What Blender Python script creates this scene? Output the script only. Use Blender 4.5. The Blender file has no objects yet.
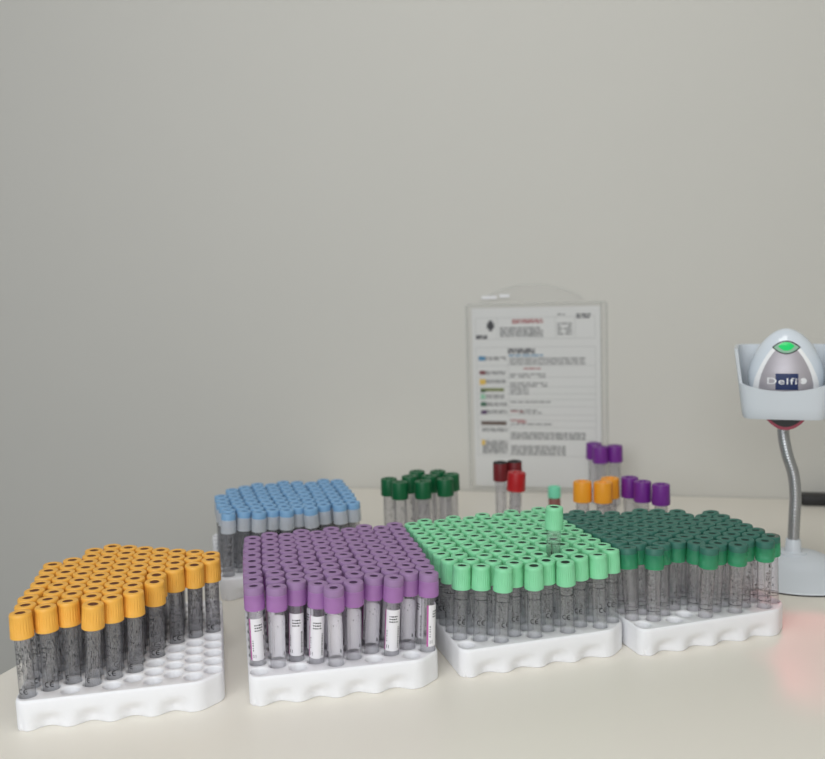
import bpy, bmesh, math, random
from mathutils import Vector, Matrix
from mathutils.geometry import tessellate_polygon

random.seed(11)
SC = bpy.context.scene
COL = SC.collection
PI = math.pi
K = 0.001                      # everything below is written in millimetres

# ------------------------------------------------------------------ helpers
def srgb(r, g, b):
    def f(c):
        c /= 255.0
        return c / 12.92 if c <= 0.04045 else ((c + 0.055) / 1.055) ** 2.4
    return (f(r), f(g), f(b), 1.0)

def mat(name, col, rough=0.5, metal=0.0, bump=0.0, bscale=200.0, var=0.0, vscale=20.0,
        emit=0.0, coat=0.0, trans=0.0, sss=0.0):
    m = bpy.data.materials.new(name)
    m.use_nodes = True
    nt = m.node_tree
    p = nt.nodes['Principled BSDF']
    p.inputs['Base Color'].default_value = col
    p.inputs['Roughness'].default_value = rough
    p.inputs['Metallic'].default_value = metal
    p.inputs['Coat Weight'].default_value = coat
    p.inputs['Transmission Weight'].default_value = trans
    if sss:
        p.inputs['Subsurface Weight'].default_value = sss
        p.inputs['Subsurface Radius'].default_value = (0.004, 0.004, 0.004)
    if emit:
        p.inputs['Emission Color'].default_value = col
        p.inputs['Emission Strength'].default_value = emit
    if bump or var:
        tc = nt.nodes.new('ShaderNodeTexCoord')
    if bump:
        n = nt.nodes.new('ShaderNodeTexNoise'); n.inputs['Scale'].default_value = bscale
        n.inputs['Detail'].default_value = 3
        b = nt.nodes.new('ShaderNodeBump'); b.inputs['Strength'].default_value = bump
        b.inputs['Distance'].default_value = 0.0006
        nt.links.new(tc.outputs['Object'], n.inputs['Vector'])
        nt.links.new(n.outputs['Fac'], b.inputs['Height'])
        nt.links.new(b.outputs['Normal'], p.inputs['Normal'])
    if var:
        n = nt.nodes.new('ShaderNodeTexNoise'); n.inputs['Scale'].default_value = vscale
        n.inputs['Detail'].default_value = 4
        r = nt.nodes.new('ShaderNodeMapRange')
        r.inputs['To Min'].default_value = 1 - var; r.inputs['To Max'].default_value = 1 + var
        mx = nt.nodes.new('ShaderNodeVectorMath'); mx.operation = 'SCALE'
        mx.inputs[0].default_value = col[:3]
        nt.links.new(tc.outputs['Object'], n.inputs['Vector'])
        nt.links.new(n.outputs['Fac'], r.inputs['Value'])
        nt.links.new(r.outputs['Result'], mx.inputs['Scale'])
        nt.links.new(mx.outputs['Vector'], p.inputs['Base Color'])
    return m

def clear_mat(name, thru, edge, haze, hazefac, rough=0.08, gloss=1.0, power=2.0):
    """Thin clear plastic: tinted see-through, darker where the wall is seen edge-on, with a glossy skin."""
    m = bpy.data.materials.new(name); m.use_nodes = True
    nt = m.node_tree; N = nt.nodes; L = nt.links
    N.clear()
    out = N.new('ShaderNodeOutputMaterial')
    lw = N.new('ShaderNodeLayerWeight'); lw.inputs['Blend'].default_value = 0.5
    pw = N.new('ShaderNodeMath'); pw.operation = 'POWER'; pw.inputs[1].default_value = power
    L.new(lw.outputs['Facing'], pw.inputs[0])
    mixc = N.new('ShaderNodeMix'); mixc.data_type = 'RGBA'
    L.new(pw.outputs[0], mixc.inputs[0])
    mixc.inputs[6].default_value = thru; mixc.inputs[7].default_value = edge
    tr = N.new('ShaderNodeBsdfTransparent'); L.new(mixc.outputs[2], tr.inputs['Color'])
    df = N.new('ShaderNodeBsdfDiffuse'); df.inputs['Color'].default_value = haze
    tl = N.new('ShaderNodeBsdfTranslucent'); tl.inputs['Color'].default_value = haze
    ad = N.new('ShaderNodeMixShader'); ad.inputs[0].default_value = 0.5
    L.new(df.outputs[0], ad.inputs[1]); L.new(tl.outputs[0], ad.inputs[2])
    m1 = N.new('ShaderNodeMixShader'); m1.inputs[0].default_value = hazefac
    L.new(tr.outputs[0], m1.inputs[1]); L.new(ad.outputs[0], m1.inputs[2])
    gl = N.new('ShaderNodeBsdfGlossy'); gl.inputs['Roughness'].default_value = rough
    fr = N.new('ShaderNodeFresnel'); fr.inputs['IOR'].default_value = 1.45
    mg = N.new('ShaderNodeMath'); mg.operation = 'MULTIPLY'; mg.inputs[1].default_value = gloss
    L.new(fr.outputs[0], mg.inputs[0])
    mn = N.new('ShaderNodeMath'); mn.operation = 'MINIMUM'; mn.inputs[1].default_value = 0.22; L.new(mg.outputs[0], mn.inputs[0])
    m2 = N.new('ShaderNodeMixShader'); L.new(mn.outputs[0], m2.inputs[0])
    L.new(m1.outputs[0], m2.inputs[1]); L.new(gl.outputs[0], m2.inputs[2])
    L.new(m2.outputs[0], out.inputs['Surface'])
    return m

def mesh_from(bm, name, material=None, smooth=True, sharp=35):
    bmesh.ops.recalc_face_normals(bm, faces=bm.faces[:])
    me = bpy.data.meshes.new(name)
    bm.to_mesh(me); bm.free()
    me.transform(Matrix.Scale(K, 4))
    if material: me.materials.append(material)
    if smooth:
        for p in me.polygons: p.use_smooth = True
        me.set_sharp_from_angle(angle=math.radians(sharp))
    return me

def link(name, data, parent=None, loc=(0, 0, 0), rot=None):
    o = bpy.data.objects.new(name, data); COL.objects.link(o)
    o.location = Vector(loc) * K
    if rot: o.rotation_euler = rot
    if parent: o.parent = parent
    return o

def tag(o, label=None, cat=None, group=None, kind=None):
    if label: o['label'] = label
    if cat: o['category'] = cat
    if group: o['group'] = group
    if kind: o['kind'] = kind
    return o

def thing(name, label, cat, loc=(0, 0, 0), group=None, rot=None):
    o = bpy.data.objects.new(name, None); COL.objects.link(o)
    o.empty_display_size = 0.01
    o.location = Vector(loc) * K
    if rot: o.rotation_euler = rot
    return tag(o, label, cat, group)

def lathe(bm, prof, seg=32, mod=None, center=(0, 0, 0), close=False):
    """Revolve (r, z) pairs about z; mod(angle_index, ring_index) adds to r."""
    rings = []
    for i, (r, z) in enumerate(prof):
        if r <= 1e-6:
            rings.append([bm.verts.new((center[0], center[1], z + center[2]))]); continue
        ring = []
        for k in range(seg):
            a = 2 * PI * k / seg
            rr = r + (mod(k, i) if mod else 0)
            ring.append(bm.verts.new((center[0] + rr * math.cos(a), center[1] + rr * math.sin(a), z + center[2])))
        rings.append(ring)
    for A, B in zip(rings, rings[1:]):
        if len(A) == 1 and len(B) == 1: continue
        for k in range(seg):
            k2 = (k + 1) % seg
            if len(A) == 1: bm.faces.new((A[0], B[k2], B[k]))
            elif len(B) == 1: bm.faces.new((A[k], A[k2], B[0]))
            else: bm.faces.new((A[k], A[k2], B[k2], B[k]))
    return rings

def box(bm, x0, x1, y0, y1, z0, z1):
    v = [bm.verts.new(p) for p in ((x0, y0, z0), (x1, y0, z0), (x1, y1, z0), (x0, y1, z0),
                                   (x0, y0, z1), (x1, y0, z1), (x1, y1, z1), (x0, y1, z1))]
    for f in ((0, 3, 2, 1), (4, 5, 6, 7), (0, 1, 5, 4), (1, 2, 6, 5), (2, 3, 7, 6), (3, 0, 4, 7)):
        bm.faces.new([v[i] for i in f])

def bevel(bm, w, seg=2):
    bmesh.ops.bevel(bm, geom=bm.edges[:], offset=w, segments=seg, affect='EDGES', profile=0.5)

def patch(bm, r, a0, a1, z0, z1):
    """A curved rectangle on a cylinder of radius r, angles in radians measured from -y (towards the viewer)."""
    n = max(1, int(abs(a1 - a0) / 0.22))
    lo, hi = [], []
    for i in range(n + 1):
        a = a0 + (a1 - a0) * i / n
        x, y = r * math.sin(a), -r * math.cos(a)
        lo.append(bm.verts.new((x, y, z0))); hi.append(bm.verts.new((x, y, z1)))
    for i in range(n):
        bm.faces.new((lo[i], lo[i + 1], hi[i + 1], hi[i]))

def stroke(bm, r, pts, w):
    """A polyline drawn on the cylinder: (arc length mm, z) points with width w."""
    for (x0, z0), (x1, z1) in zip(pts, pts[1:]):
        dx, dz = x1 - x0, z1 - z0
        l = math.hypot(dx, dz) or 1
        nx, nz = -dz / l * w / 2, dx / l * w / 2
        ex, ez = dx / l * w * 0.25, dz / l * w * 0.25
        q = [(x0 + nx - ex, z0 + nz - ez), (x0 - nx - ex, z0 - nz - ez), (x1 - nx + ex, z1 - nz + ez), (x1 + nx + ex, z1 + nz + ez)]
        bm.faces.new([bm.verts.new((r * math.sin(x / r), -r * math.cos(x / r), z)) for x, z in q])

def ce_mark(bm, r, x, z, h=4.0):
    R = h / 2
    arc = lambda cx, a0, a1: [(cx + R * math.cos(a), z + R * math.sin(a)) for a in [a0 + (a1 - a0) * i / 8 for i in range(9)]]
    stroke(bm, r, arc(x, PI * 0.4, PI * 1.6), 0.8)
    stroke(bm, r, arc(x + h * 1.05, PI * 0.4, PI * 1.6), 0.8)
    stroke(bm, r, [(x + h * 0.58, z), (x + h * 1.05 + R * 0.25, z)], 0.8)

ORD = ['zeroth', 'first', 'second', 'third', 'fourth', 'fifth', 'sixth', 'seventh', 'eighth', 'ninth', 'tenth']

# ------------------------------------------------------------------ materials
M_WALL = mat('painted_wall', srgb(211, 209, 202), 0.9, bump=0.15, bscale=250, var=0.01, vscale=6)
M_WALL2 = mat('painted_side_wall', srgb(206, 206, 201), 0.9)
M_FLOOR = mat('vinyl_floor', srgb(120, 120, 116), 0.6, var=0.06, vscale=8)
M_CEIL = mat('ceiling_paint', srgb(230, 230, 226), 0.9)
M_DESK = mat('cream_laminate', srgb(232, 227, 216), 0.40, bump=0.03, bscale=900, var=0.012, vscale=14)
M_LEG = mat('grey_steel', srgb(150, 152, 154), 0.4, 0.6)
M_FOAM = mat('white_foam', srgb(240, 240, 243), 0.75, bump=0.25, bscale=900, var=0.015, vscale=90)
M_YEL = mat('yellow_cap_plastic', srgb(240, 178, 74), 0.45, bump=0.08, bscale=700)
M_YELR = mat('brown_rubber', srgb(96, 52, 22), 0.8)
M_LG = mat('light_green_cap_plastic', srgb(136, 216, 166), 0.42, bump=0.06, bscale=700)
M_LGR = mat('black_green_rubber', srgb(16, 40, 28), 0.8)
M_PUR = mat('purple_rubber', srgb(152, 120, 162), 0.55)
M_PURS = clear_mat('lilac_shield_plastic', srgb(236, 190, 242), srgb(215, 160, 226), srgb(226, 172, 236), 0.72, 0.2, 0.8)
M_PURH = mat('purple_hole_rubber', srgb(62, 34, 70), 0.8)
M_DG = mat('dark_green_rubber', srgb(50, 108, 94), 0.5)
M_DGS = clear_mat('green_shield_plastic', srgb(150, 242, 206), srgb(105, 215, 170), srgb(100, 214, 168), 0.45, 0.15, 0.9)
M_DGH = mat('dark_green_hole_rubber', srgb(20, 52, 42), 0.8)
M_BLU = mat('light_blue_rubber', srgb(124, 168, 206), 0.5)
M_BLUS = clear_mat('frosted_shield_plastic', srgb(232, 238, 242), srgb(190, 200, 208), srgb(238, 242, 247), 0.9, 0.3, 0.7)
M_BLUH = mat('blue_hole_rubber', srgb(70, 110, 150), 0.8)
M_TUBE = clear_mat('clear_tube_plastic', (0.98, 0.98, 0.985, 1), (0.52, 0.53, 0.54, 1), srgb(234, 235, 238), 0.11, 0.07, 1.6, 3.5)
M_TUBEP = clear_mat('milky_tube_plastic', (0.988, 0.985, 0.99, 1), (0.62, 0.62, 0.64, 1), srgb(236, 234, 240), 0.07, 0.07, 1.4, 3.5)
M_TUBED = clear_mat('bright_clear_tube_plastic', (0.99, 0.985, 0.99, 1), (0.56, 0.55, 0.56, 1), srgb(240, 236, 240), 0.12, 0.07, 1.6, 3.5)
M_TUBEY = clear_mat('smoky_tube_plastic', (0.93, 0.93, 0.935, 1), (0.5, 0.5, 0.51, 1), srgb(215, 215, 219), 0.12, 0.09, 1.8, 3.0)
M_LOOSE = clear_mat('hazy_tube_plastic', (0.94, 0.94, 0.945, 1), (0.75, 0.75, 0.76, 1), srgb(218, 216, 220), 0.3, 0.1, 0.8, 3.0)
M_INK = mat('black_print', srgb(26, 26, 30), 0.5)
M_PAPER = mat('white_tube_label', srgb(236, 234, 238), 0.6)
M_MAG = mat('magenta_print', srgb(186, 92, 160), 0.6)
M_DGC = mat('deep_green_cap_plastic', srgb(0, 92, 52), 0.4)
M_ORA = mat('orange_cap_plastic', srgb(240, 160, 38), 0.4)
M_VIO = mat('violet_cap_plastic', srgb(112, 36, 138), 0.4)
M_RED = mat('red_cap_plastic', srgb(176, 20, 28), 0.4)
M_DRED = mat('dark_red_cap_plastic', srgb(112, 22, 30), 0.45)
M_BLK = mat('black_plastic', srgb(30, 29, 30), 0.5)
M_MINT = mat('mint_cap_plastic', srgb(122, 218, 180), 0.4)
M_RBR = mat('reddish_tube_content', srgb(140, 90, 84), 0.5)
M_GREY = mat('light_grey_plastic', srgb(212, 218, 224), 0.38, bump=0.04, bscale=900)
M_SILV = mat('silver_paint', srgb(182, 177, 183), 0.45, 0.35)
M_SHELL = mat('pale_blue_gloss_plastic', srgb(220, 228, 236), 0.14, coat=0.6)
M_HIGHLIGHT = mat('white_highlight_trim', srgb(250, 251, 252), 0.15, 0.0, coat=1.0)
M_NECK = mat('brushed_steel', srgb(176, 178, 180), 0.32, 0.85)
M_NAVY = mat('navy_badge', srgb(26, 44, 92), 0.35)
M_WHITE = mat('white_lettering', srgb(238, 238, 240), 0.5)
M_LED = mat('green_indicator', srgb(20, 190, 96), 0.25, emit=0.35)
M_LED2 = mat('pale_indicator_rim', srgb(150, 190, 165), 0.25)
M_REDWIN = mat('red_scan_window', srgb(150, 70, 84), 0.2)
M_SHEET = mat('white_paper', srgb(222, 222, 220), 0.7)
M_SLEEVE = clear_mat('clear_sleeve_plastic', (0.985, 0.985, 0.985, 1), (0.95, 0.95, 0.95, 1), srgb(235, 235, 235), 0.02, 0.12, 0.5)
M_SLEDGE = clear_mat('sleeve_edge_plastic', (0.96, 0.965, 0.96, 1), (0.92, 0.92, 0.92, 1), srgb(240, 240, 240), 0.2, 0.12, 0.6)

# ------------------------------------------------------------------ setting
WA = Vector((55.18, 1537.06)); WB = Vector((496.71, 1426.01))
WD = (WB - WA).normalized(); WN = Vector((-WD.y, WD.x))       # along the wall / into the wall
def wallpt(s, z, d=0.0):
    p = WA + WD * s - WN * d
    return (p.x, p.y, z)
FLOOR_Z = -740.0
def slab_struct(name, material, verts, faces):
    bm = bmesh.new()
    vs = [bm.verts.new(v) for v in verts]
    for f in faces: bm.faces.new([vs[i] for i in f])
    o = link(name, mesh_from(bm, name, material, smooth=False))
    return tag(o, kind='structure')
def wall_slab(name, material, p, q, off, z0, z1):
    px, py = p; qx, qy = q; ox, oy = off
    base = [(px, py), (qx, qy), (qx + ox, qy + oy), (px + ox, py + oy)]
    v = [(x, y, z0) for x, y in base] + [(x, y, z1) for x, y in base]
    return slab_struct(name, material, v, [(0, 1, 2, 3), (4, 5, 6, 7), (0, 1, 5, 4), (1, 2, 6, 5), (2, 3, 7, 6), (3, 0, 4, 7)])
H_ROOM = 1900.0
pL = WA - WD * 1900; pR = WA + WD * 735
wall_slab('wall_back', M_WALL, pL, pR, WN * 80, FLOOR_Z, H_ROOM)
S_R = 655.0
cR = WA + WD * S_R
q_ = cR - WN * 2700
wall_slab('added_wall_right', M_WALL, cR, q_, WD * 80, FLOOR_Z, H_ROOM)  # unseen wall, added to block light and darken the back wall's right end
fl = [pL + WN * 80, pR + WN * 80, pR - WN * 3300, pL - WN * 3300]
slab_struct('floor', M_FLOOR, [(p.x, p.y, FLOOR_Z) for p in fl] + [(p.x, p.y, FLOOR_Z - 60) for p in fl],
            [(0, 1, 2, 3), (4, 5, 6, 7), (0, 1, 5, 4), (1, 2, 6, 5), (2, 3, 7, 6), (3, 0, 4, 7)])

# ------------------------------------------------------------------ desk
EA = Vector((-390.3, 856.4)); EB = Vector((-265.61, 1228.81))
ED = (EB - EA).normalized()
def hit_wall(p, d, gap):
    w = WA - WN * gap
    t = (w - p).dot(WN) / d.dot(WN)
    return p + d * t
c_bl = hit_wall(EA, ED, 2.0)
c_br = c_bl + WD * (S_R - 5 - (c_bl - WA).dot(WD))
c_fl = EA - ED * 660
c_fr = c_br - WN * 1060
desk = thing('desk', 'large cream laminate desk carrying all the tube racks and the scanner stand', 'desk', ((c_fl.x + c_fr.x) / 2, (c_fl.y + c_bl.y) / 2, FLOOR_Z))
dl = Vector(desk.location) / K
bm = bmesh.new()
def rounded(poly, rads, n=6):
    out = []
    m = len(poly)
    for i, p in enumerate(poly):
        a, b = poly[i - 1], poly[(i + 1) % m]
        r = rads[i]
        u = (Vector(a) - Vector(p)).normalized(); v = (Vector(b) - Vector(p)).normalized()
        ang = u.angle(v); d = r / math.tan(ang / 2)
        s = Vector(p) + u * d; e = Vector(p) + v * d
        c = Vector(p) + (u + v).normalized() * (r / math.sin(ang / 2))
        a0 = math.atan2(s.y - c.y, s.x - c.x); a1 = math.atan2(e.y - c.y, e.x - c.x)
        da = (a1 - a0 + PI) % (2 * PI) - PI
        for k in range(n + 1):
            t = a0 + da * k / n
            out.append(Vector((c.x + r * math.cos(t), c.y + r * math.sin(t))))
    return out
top_poly = rounded([c_fl, c_fr, c_br, c_bl], [25, 25, 6, 6])
prof = [(0, -26), (0, -2), (0.6, -0.6), (2, 0)]
cen = sum(top_poly, Vector((0, 0))) / len(top_poly)
loops = []
for ins, z in prof:
    ring = []
    for p in top_poly:
        q = p + (cen - p).normalized() * ins
        ring.append(bm.verts.new((q.x - dl.x, q.y - dl.y, z - dl.z)))
    loops.append(ring)
for A_, B_ in zip(loops, loops[1:]):
    for k in range(len(A_)):
        k2 = (k + 1) % len(A_)
        bm.faces.new((A_[k], A_[k2], B_[k2], B_[k]))
bm.faces.new(loops[0][::-1]); bm.faces.new(loops[-1])
link('desktop', mesh_from(bm, 'desktop', M_DESK, smooth=False), desk)
for p in (c_fl + Vector((90, 60)), c_fr + Vector((-60, 80)), c_br + Vector((-110, -60)), c_bl + Vector((90, -110))):
    bm = bmesh.new()
    lathe(bm, [(0, FLOOR_Z - dl.z), (24, FLOOR_Z - dl.z), (24, -26 - dl.z), (0, -26 - dl.z)], 20, center=(p.x - dl.x, p.y - dl.y, 0))
    link('desk_leg', mesh_from(bm, 'desk_leg', M_LEG), desk)

# ------------------------------------------------------------------ foam racks
P = 19.0; S3 = math.sqrt(3) / 2; FH = 25.6
def lat(c, r): return Vector((c * S3 * P, (r + (0.5 if c % 2 else 0)) * P))
def rack_mesh():
    out = [Vector(q) * P for q in ((-0.47, -0.72), (7.25, -0.72), (8.26, 0.18), (8.26, 10.22), (0.54, 10.22), (-0.47, 9.34))]
    poly = rounded(out, [10, 16, 14, 10, 16, 14], 8)
    dense = []
    m = len(poly)
    for i in range(m):
        a, b = poly[i], poly[(i + 1) % m]
        n = max(1, int((b - a).length / 1.6))
        for k in range(n): dense.append(a + (b - a) * (k / n))
    m = len(dense)
    cx = (8.36 - 0.52) / 2 * P; cy = (10.28 - 0.72) / 2 * P
    nrm = []
    for i in range(m):
        d = dense[(i + 1) % m] - dense[i - 1]
        nrm.append(Vector((d.y, -d.x)).normalized())
    def scoop(p, n):
        q, nn = p, n
        if n.y > 0.5: q, nn = Vector((2 * cx - p.x, 2 * cy - p.y)), -n      # the back repeats the front, turned round
        if nn.y < -0.75:
            x = q.x / (S3 * P)
            if -0.4 < x < 8.0: return 0.5 - 0.5 * math.cos(PI * x)
        return 0.0
    bm = bmesh.new()
    zs = [(0, 0.8), (0.8, 0), (3, 0), (5, 0), (7, 0), (9, 0), (11, 0), (13, 0), (15, 0), (17, 0), (19, 0), (23.2, 0), (24.6, 0.45), (FH, 1.5)]
    loops = []
    for z, ins in zs:
        t = min(1, max(0, (16.5 - z) / 12.0)); f = t * t * (3 - 2 * t)
        ring = []
        for p, n in zip(dense, nrm):
            q = p - n * (ins + 7.2 * f * scoop(p, n))
            ring.append(bm.verts.new((q.x, q.y, z)))
        loops.append(ring)
    for A_, B_ in zip(loops, loops[1:]):
        for k in range(m):
            k2 = (k + 1) % m
            bm.faces.new((A_[k], A_[k2], B_[k2], B_[k]))
    bm.faces.new(loops[0][::-1])
    NS = 24
    edges = [bm.edges.get((loops[-1][k], loops[-1][(k + 1) % m])) for k in range(m)]
    for c in range(10):
        for r in range(10):
            h = lat(c, r)
            rings = []
            for rr, z in ((8.25, FH), (7.7, FH - 0.45), (7.45, FH - 1.4), (7.4, 9.4), (6.6, 7.0), (4.8, 5.8)):
                rings.append([bm.verts.new((h.x + rr * math.cos(2 * PI * k / NS), h.y + rr * math.sin(2 * PI * k / NS), z)) for k in range(NS)])
            for A_, B_ in zip(rings, rings[1:]):
                for k in range(NS):
                    k2 = (k + 1) % NS
                    bm.faces.new((A_[k], A_[k2], B_[k2], B_[k]))
            cv = bm.verts.new((h.x, h.y, 5.2))
            for k in range(NS): bm.faces.new((rings[-1][k], rings[-1][(k + 1) % NS], cv))
            edges += [bm.edges.get((rings[0][k], rings[0][(k + 1) % NS])) for k in range(NS)]
    bmesh.ops.triangle_fill(bm, use_beauty=True, use_dissolve=False, edges=edges)
    return mesh_from(bm, 'foam_rack', M_FOAM, sharp=40)
RACK = rack_mesh()
RACKS = [(-322.1, 753.7, 0.196), (-138.4, 785.4, 0.1865), (40.2, 828.6, 0.2685), (206.6, 863.0, 0.2895), (-213.5, 1050.4, 0.2515)]
RACK_LABEL = ['white foam rack of yellow-capped tubes, its right front holes empty',
              'white foam rack full of purple-capped tubes',
              'white foam rack full of light green capped tubes',
              'white foam rack of translucent dark green capped tubes beside the scanner stand',
              'white foam rack of light blue capped tubes, standing behind the purple ones']
for (x, y, t), lb in zip(RACKS, RACK_LABEL):
    o = link('foam_tube_rack', RACK, None, (x, y, 0), (0, 0, t))
    tag(o, lb, 'tube rack', 'white foam tube racks')

# ------------------------------------------------------------------ tubes
def tube_mesh(name, material, top, r=6.5, foot=0.0):
    bm = bmesh.new()
    pr = []
    for i in range(6):
        a = PI / 2 * i / 5
        pr.append((r * math.sin(a), foot + r - r * math.cos(a)))
    for k in range(1, 5): pr.append((r, foot + r + (top - foot - r) * k / 4))
    pr.append((r - 1.1, top)); pr.append((r - 1.1, top - 1.5))
    lathe(bm, pr, 24)
    return mesh_from(bm, name, material)

def ribbed_cap(name, material, rt, rb, h, hole, top):
    """Opaque closure: rounded top rim, fine vertical ribs, plain ring at the bottom, round hole in the top."""
    bm = bmesh.new()
    SEG = 72
    rel = [0.0, 0.04, 0.12, 0.16, 0.86, 0.89, 0.97, 1.0]
    pr = []
    z = lambda f: top - h * f
    pr += [(hole, top - 3.2), (hole, top - 0.7), (hole + 0.6, top), (rt - 1.5, top), (rt - 0.45, top - 0.35), (rt, top - 1.3)]
    nb = len(pr)
    rr = lambda f: rt + (rb - rt) * f
    pr += [(rr(0.16), z(0.16)), (rr(0.19), z(0.19)), (rr(0.5), z(0.5)), (rr(0.84), z(0.84)), (rr(0.86), z(0.87)), (rb, z(0.89)), (rb, z(0.985)), (rb - 0.5, z(1.0)), (6.6, z(1.0)), (6.6, z(0.8))]
    ribbed = {nb + 1, nb + 2, nb + 3}
    lathe(bm, pr, SEG, mod=lambda k, i: (-0.42 if (k % 3 == 0) else 0.0) if i in ribbed else 0.0)
    return mesh_from(bm, name, material, sharp=28)

def plug_mesh(name, material, r, z0, z1):
    bm = bmesh.new()
    lathe(bm, [(0, z0), (r, z0), (r, z1), (r * 0.45, z1 - 0.15), (0, z1 - 0.25)], 24)
    return mesh_from(bm, name, material)

def stopper_mesh(name, m1, m2, r, top, band, plug_r, plug_len):
    """Rubber stopper inside the shield: a thick disc, its dimple at the top, a narrower plug going down into the tube."""
    bm = bmesh.new()
    lathe(bm, [(0, top - 0.8), (3.5, top - 0.7), (3.7, top - 0.35), (4.2, top), (r - 1.4, top), (r - 0.4, top - 0.35), (r, top - 1.3), (r, top - band),
               (plug_r, top - band), (plug_r, top - band - plug_len), (0, top - band - plug_len)], 40)
    me = mesh_from(bm, name, m1)
    me.materials.append(m2)
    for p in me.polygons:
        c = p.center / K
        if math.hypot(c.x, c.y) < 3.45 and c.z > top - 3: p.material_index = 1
    return me

def collar_mesh(name, material, r, top, bottom):
    bm = bmesh.new()
    lathe(bm, [(r - 0.7, top), (r + 0.05, top), (r + 0.15, top - 1), (r + 0.35, bottom + 1.2), (r + 0.1, bottom), (6.9, bottom), (6.9, bottom + 3)], 40)
    return mesh_from(bm, name, material)

def marks(name, seed, dense, r=6.56, lo=24.0, hi=66.0, ring=None, ce=None, ticks=None, cols=5):
    """Fine print wrapped round the tube: short dashes standing for the unreadable lines of small type."""
    rnd = random.Random(seed)
    bm = bmesh.new()
    for c in range(cols):
        a0 = -2.6 + 5.2 * c / cols + rnd.uniform(-0.1, 0.1)
        for line in range(3):
            z = lo + rnd.uniform(0, 6)
            a = a0 + line * 0.24
            while z < hi - 3:
                ln = rnd.uniform(0.8, 3.2)
                if rnd.random() < dense: patch(bm, r, a, a + rnd.uniform(0.05, 0.12), z, min(z + ln, hi))
                z += ln + rnd.uniform(0.5, 1.6)
    if ring:
        for z in ring: patch(bm, r, -PI, PI, z, z + 0.55)
    if ce:
        for a, z in ce: ce_mark(bm, r, a * r, z)
    if ticks:
        a, zs = ticks
        for i, z in enumerate(zs): patch(bm, r, a, a + (0.55 if i % 2 == 0 else 0.32), z, z + 0.6)
    return mesh_from(bm, name, M_INK, smooth=False)

def label_mesh(seed):
    """White label over half the tube: magenta stripe at one edge, small black type."""
    rnd = random.Random(seed)
    bm = bmesh.new()
    r = 6.62
    patch(bm, r, -1.35, 1.15, 24.5, 62.0)
    n0 = len(bm.faces)
    for s in (1,):
        patch(bm, r + 0.03, -1.35, -1.12, 24.5, 62.0)
    n1 = len(bm.faces)
    for row in range(3):
        a = -0.55
        for w in range(4):
            da = rnd.uniform(0.12, 0.3)
            patch(bm, r + 0.03, a, a + da, 55.5 - row * 2.4, 56.7 - row * 2.4); a += da + 0.07
    z = 27.0
    while z < 46:
        d = rnd.uniform(0.4, 1.6)
        patch(bm, r + 0.03, 0.62, 0.86, z, z + d); z += d + rnd.uniform(0.4, 0.9)
    patch(bm, r + 0.03, -0.9, -0.55, 27, 30)
    for i in range(5):
        z = 33 + i * 2.2
        patch(bm, r + 0.03, -0.95, -0.82, z, z + rnd.uniform(0.6, 1.4))
    me = mesh_from(bm, 'tube_label', M_PAPER, smooth=False)
    me.materials.append(M_MAG); me.materials.append(M_INK)
    for i, p in enumerate(me.polygons):
        p.material_index = 0 if i < n0 else (1 if i < n1 else 2)
    return me
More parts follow.
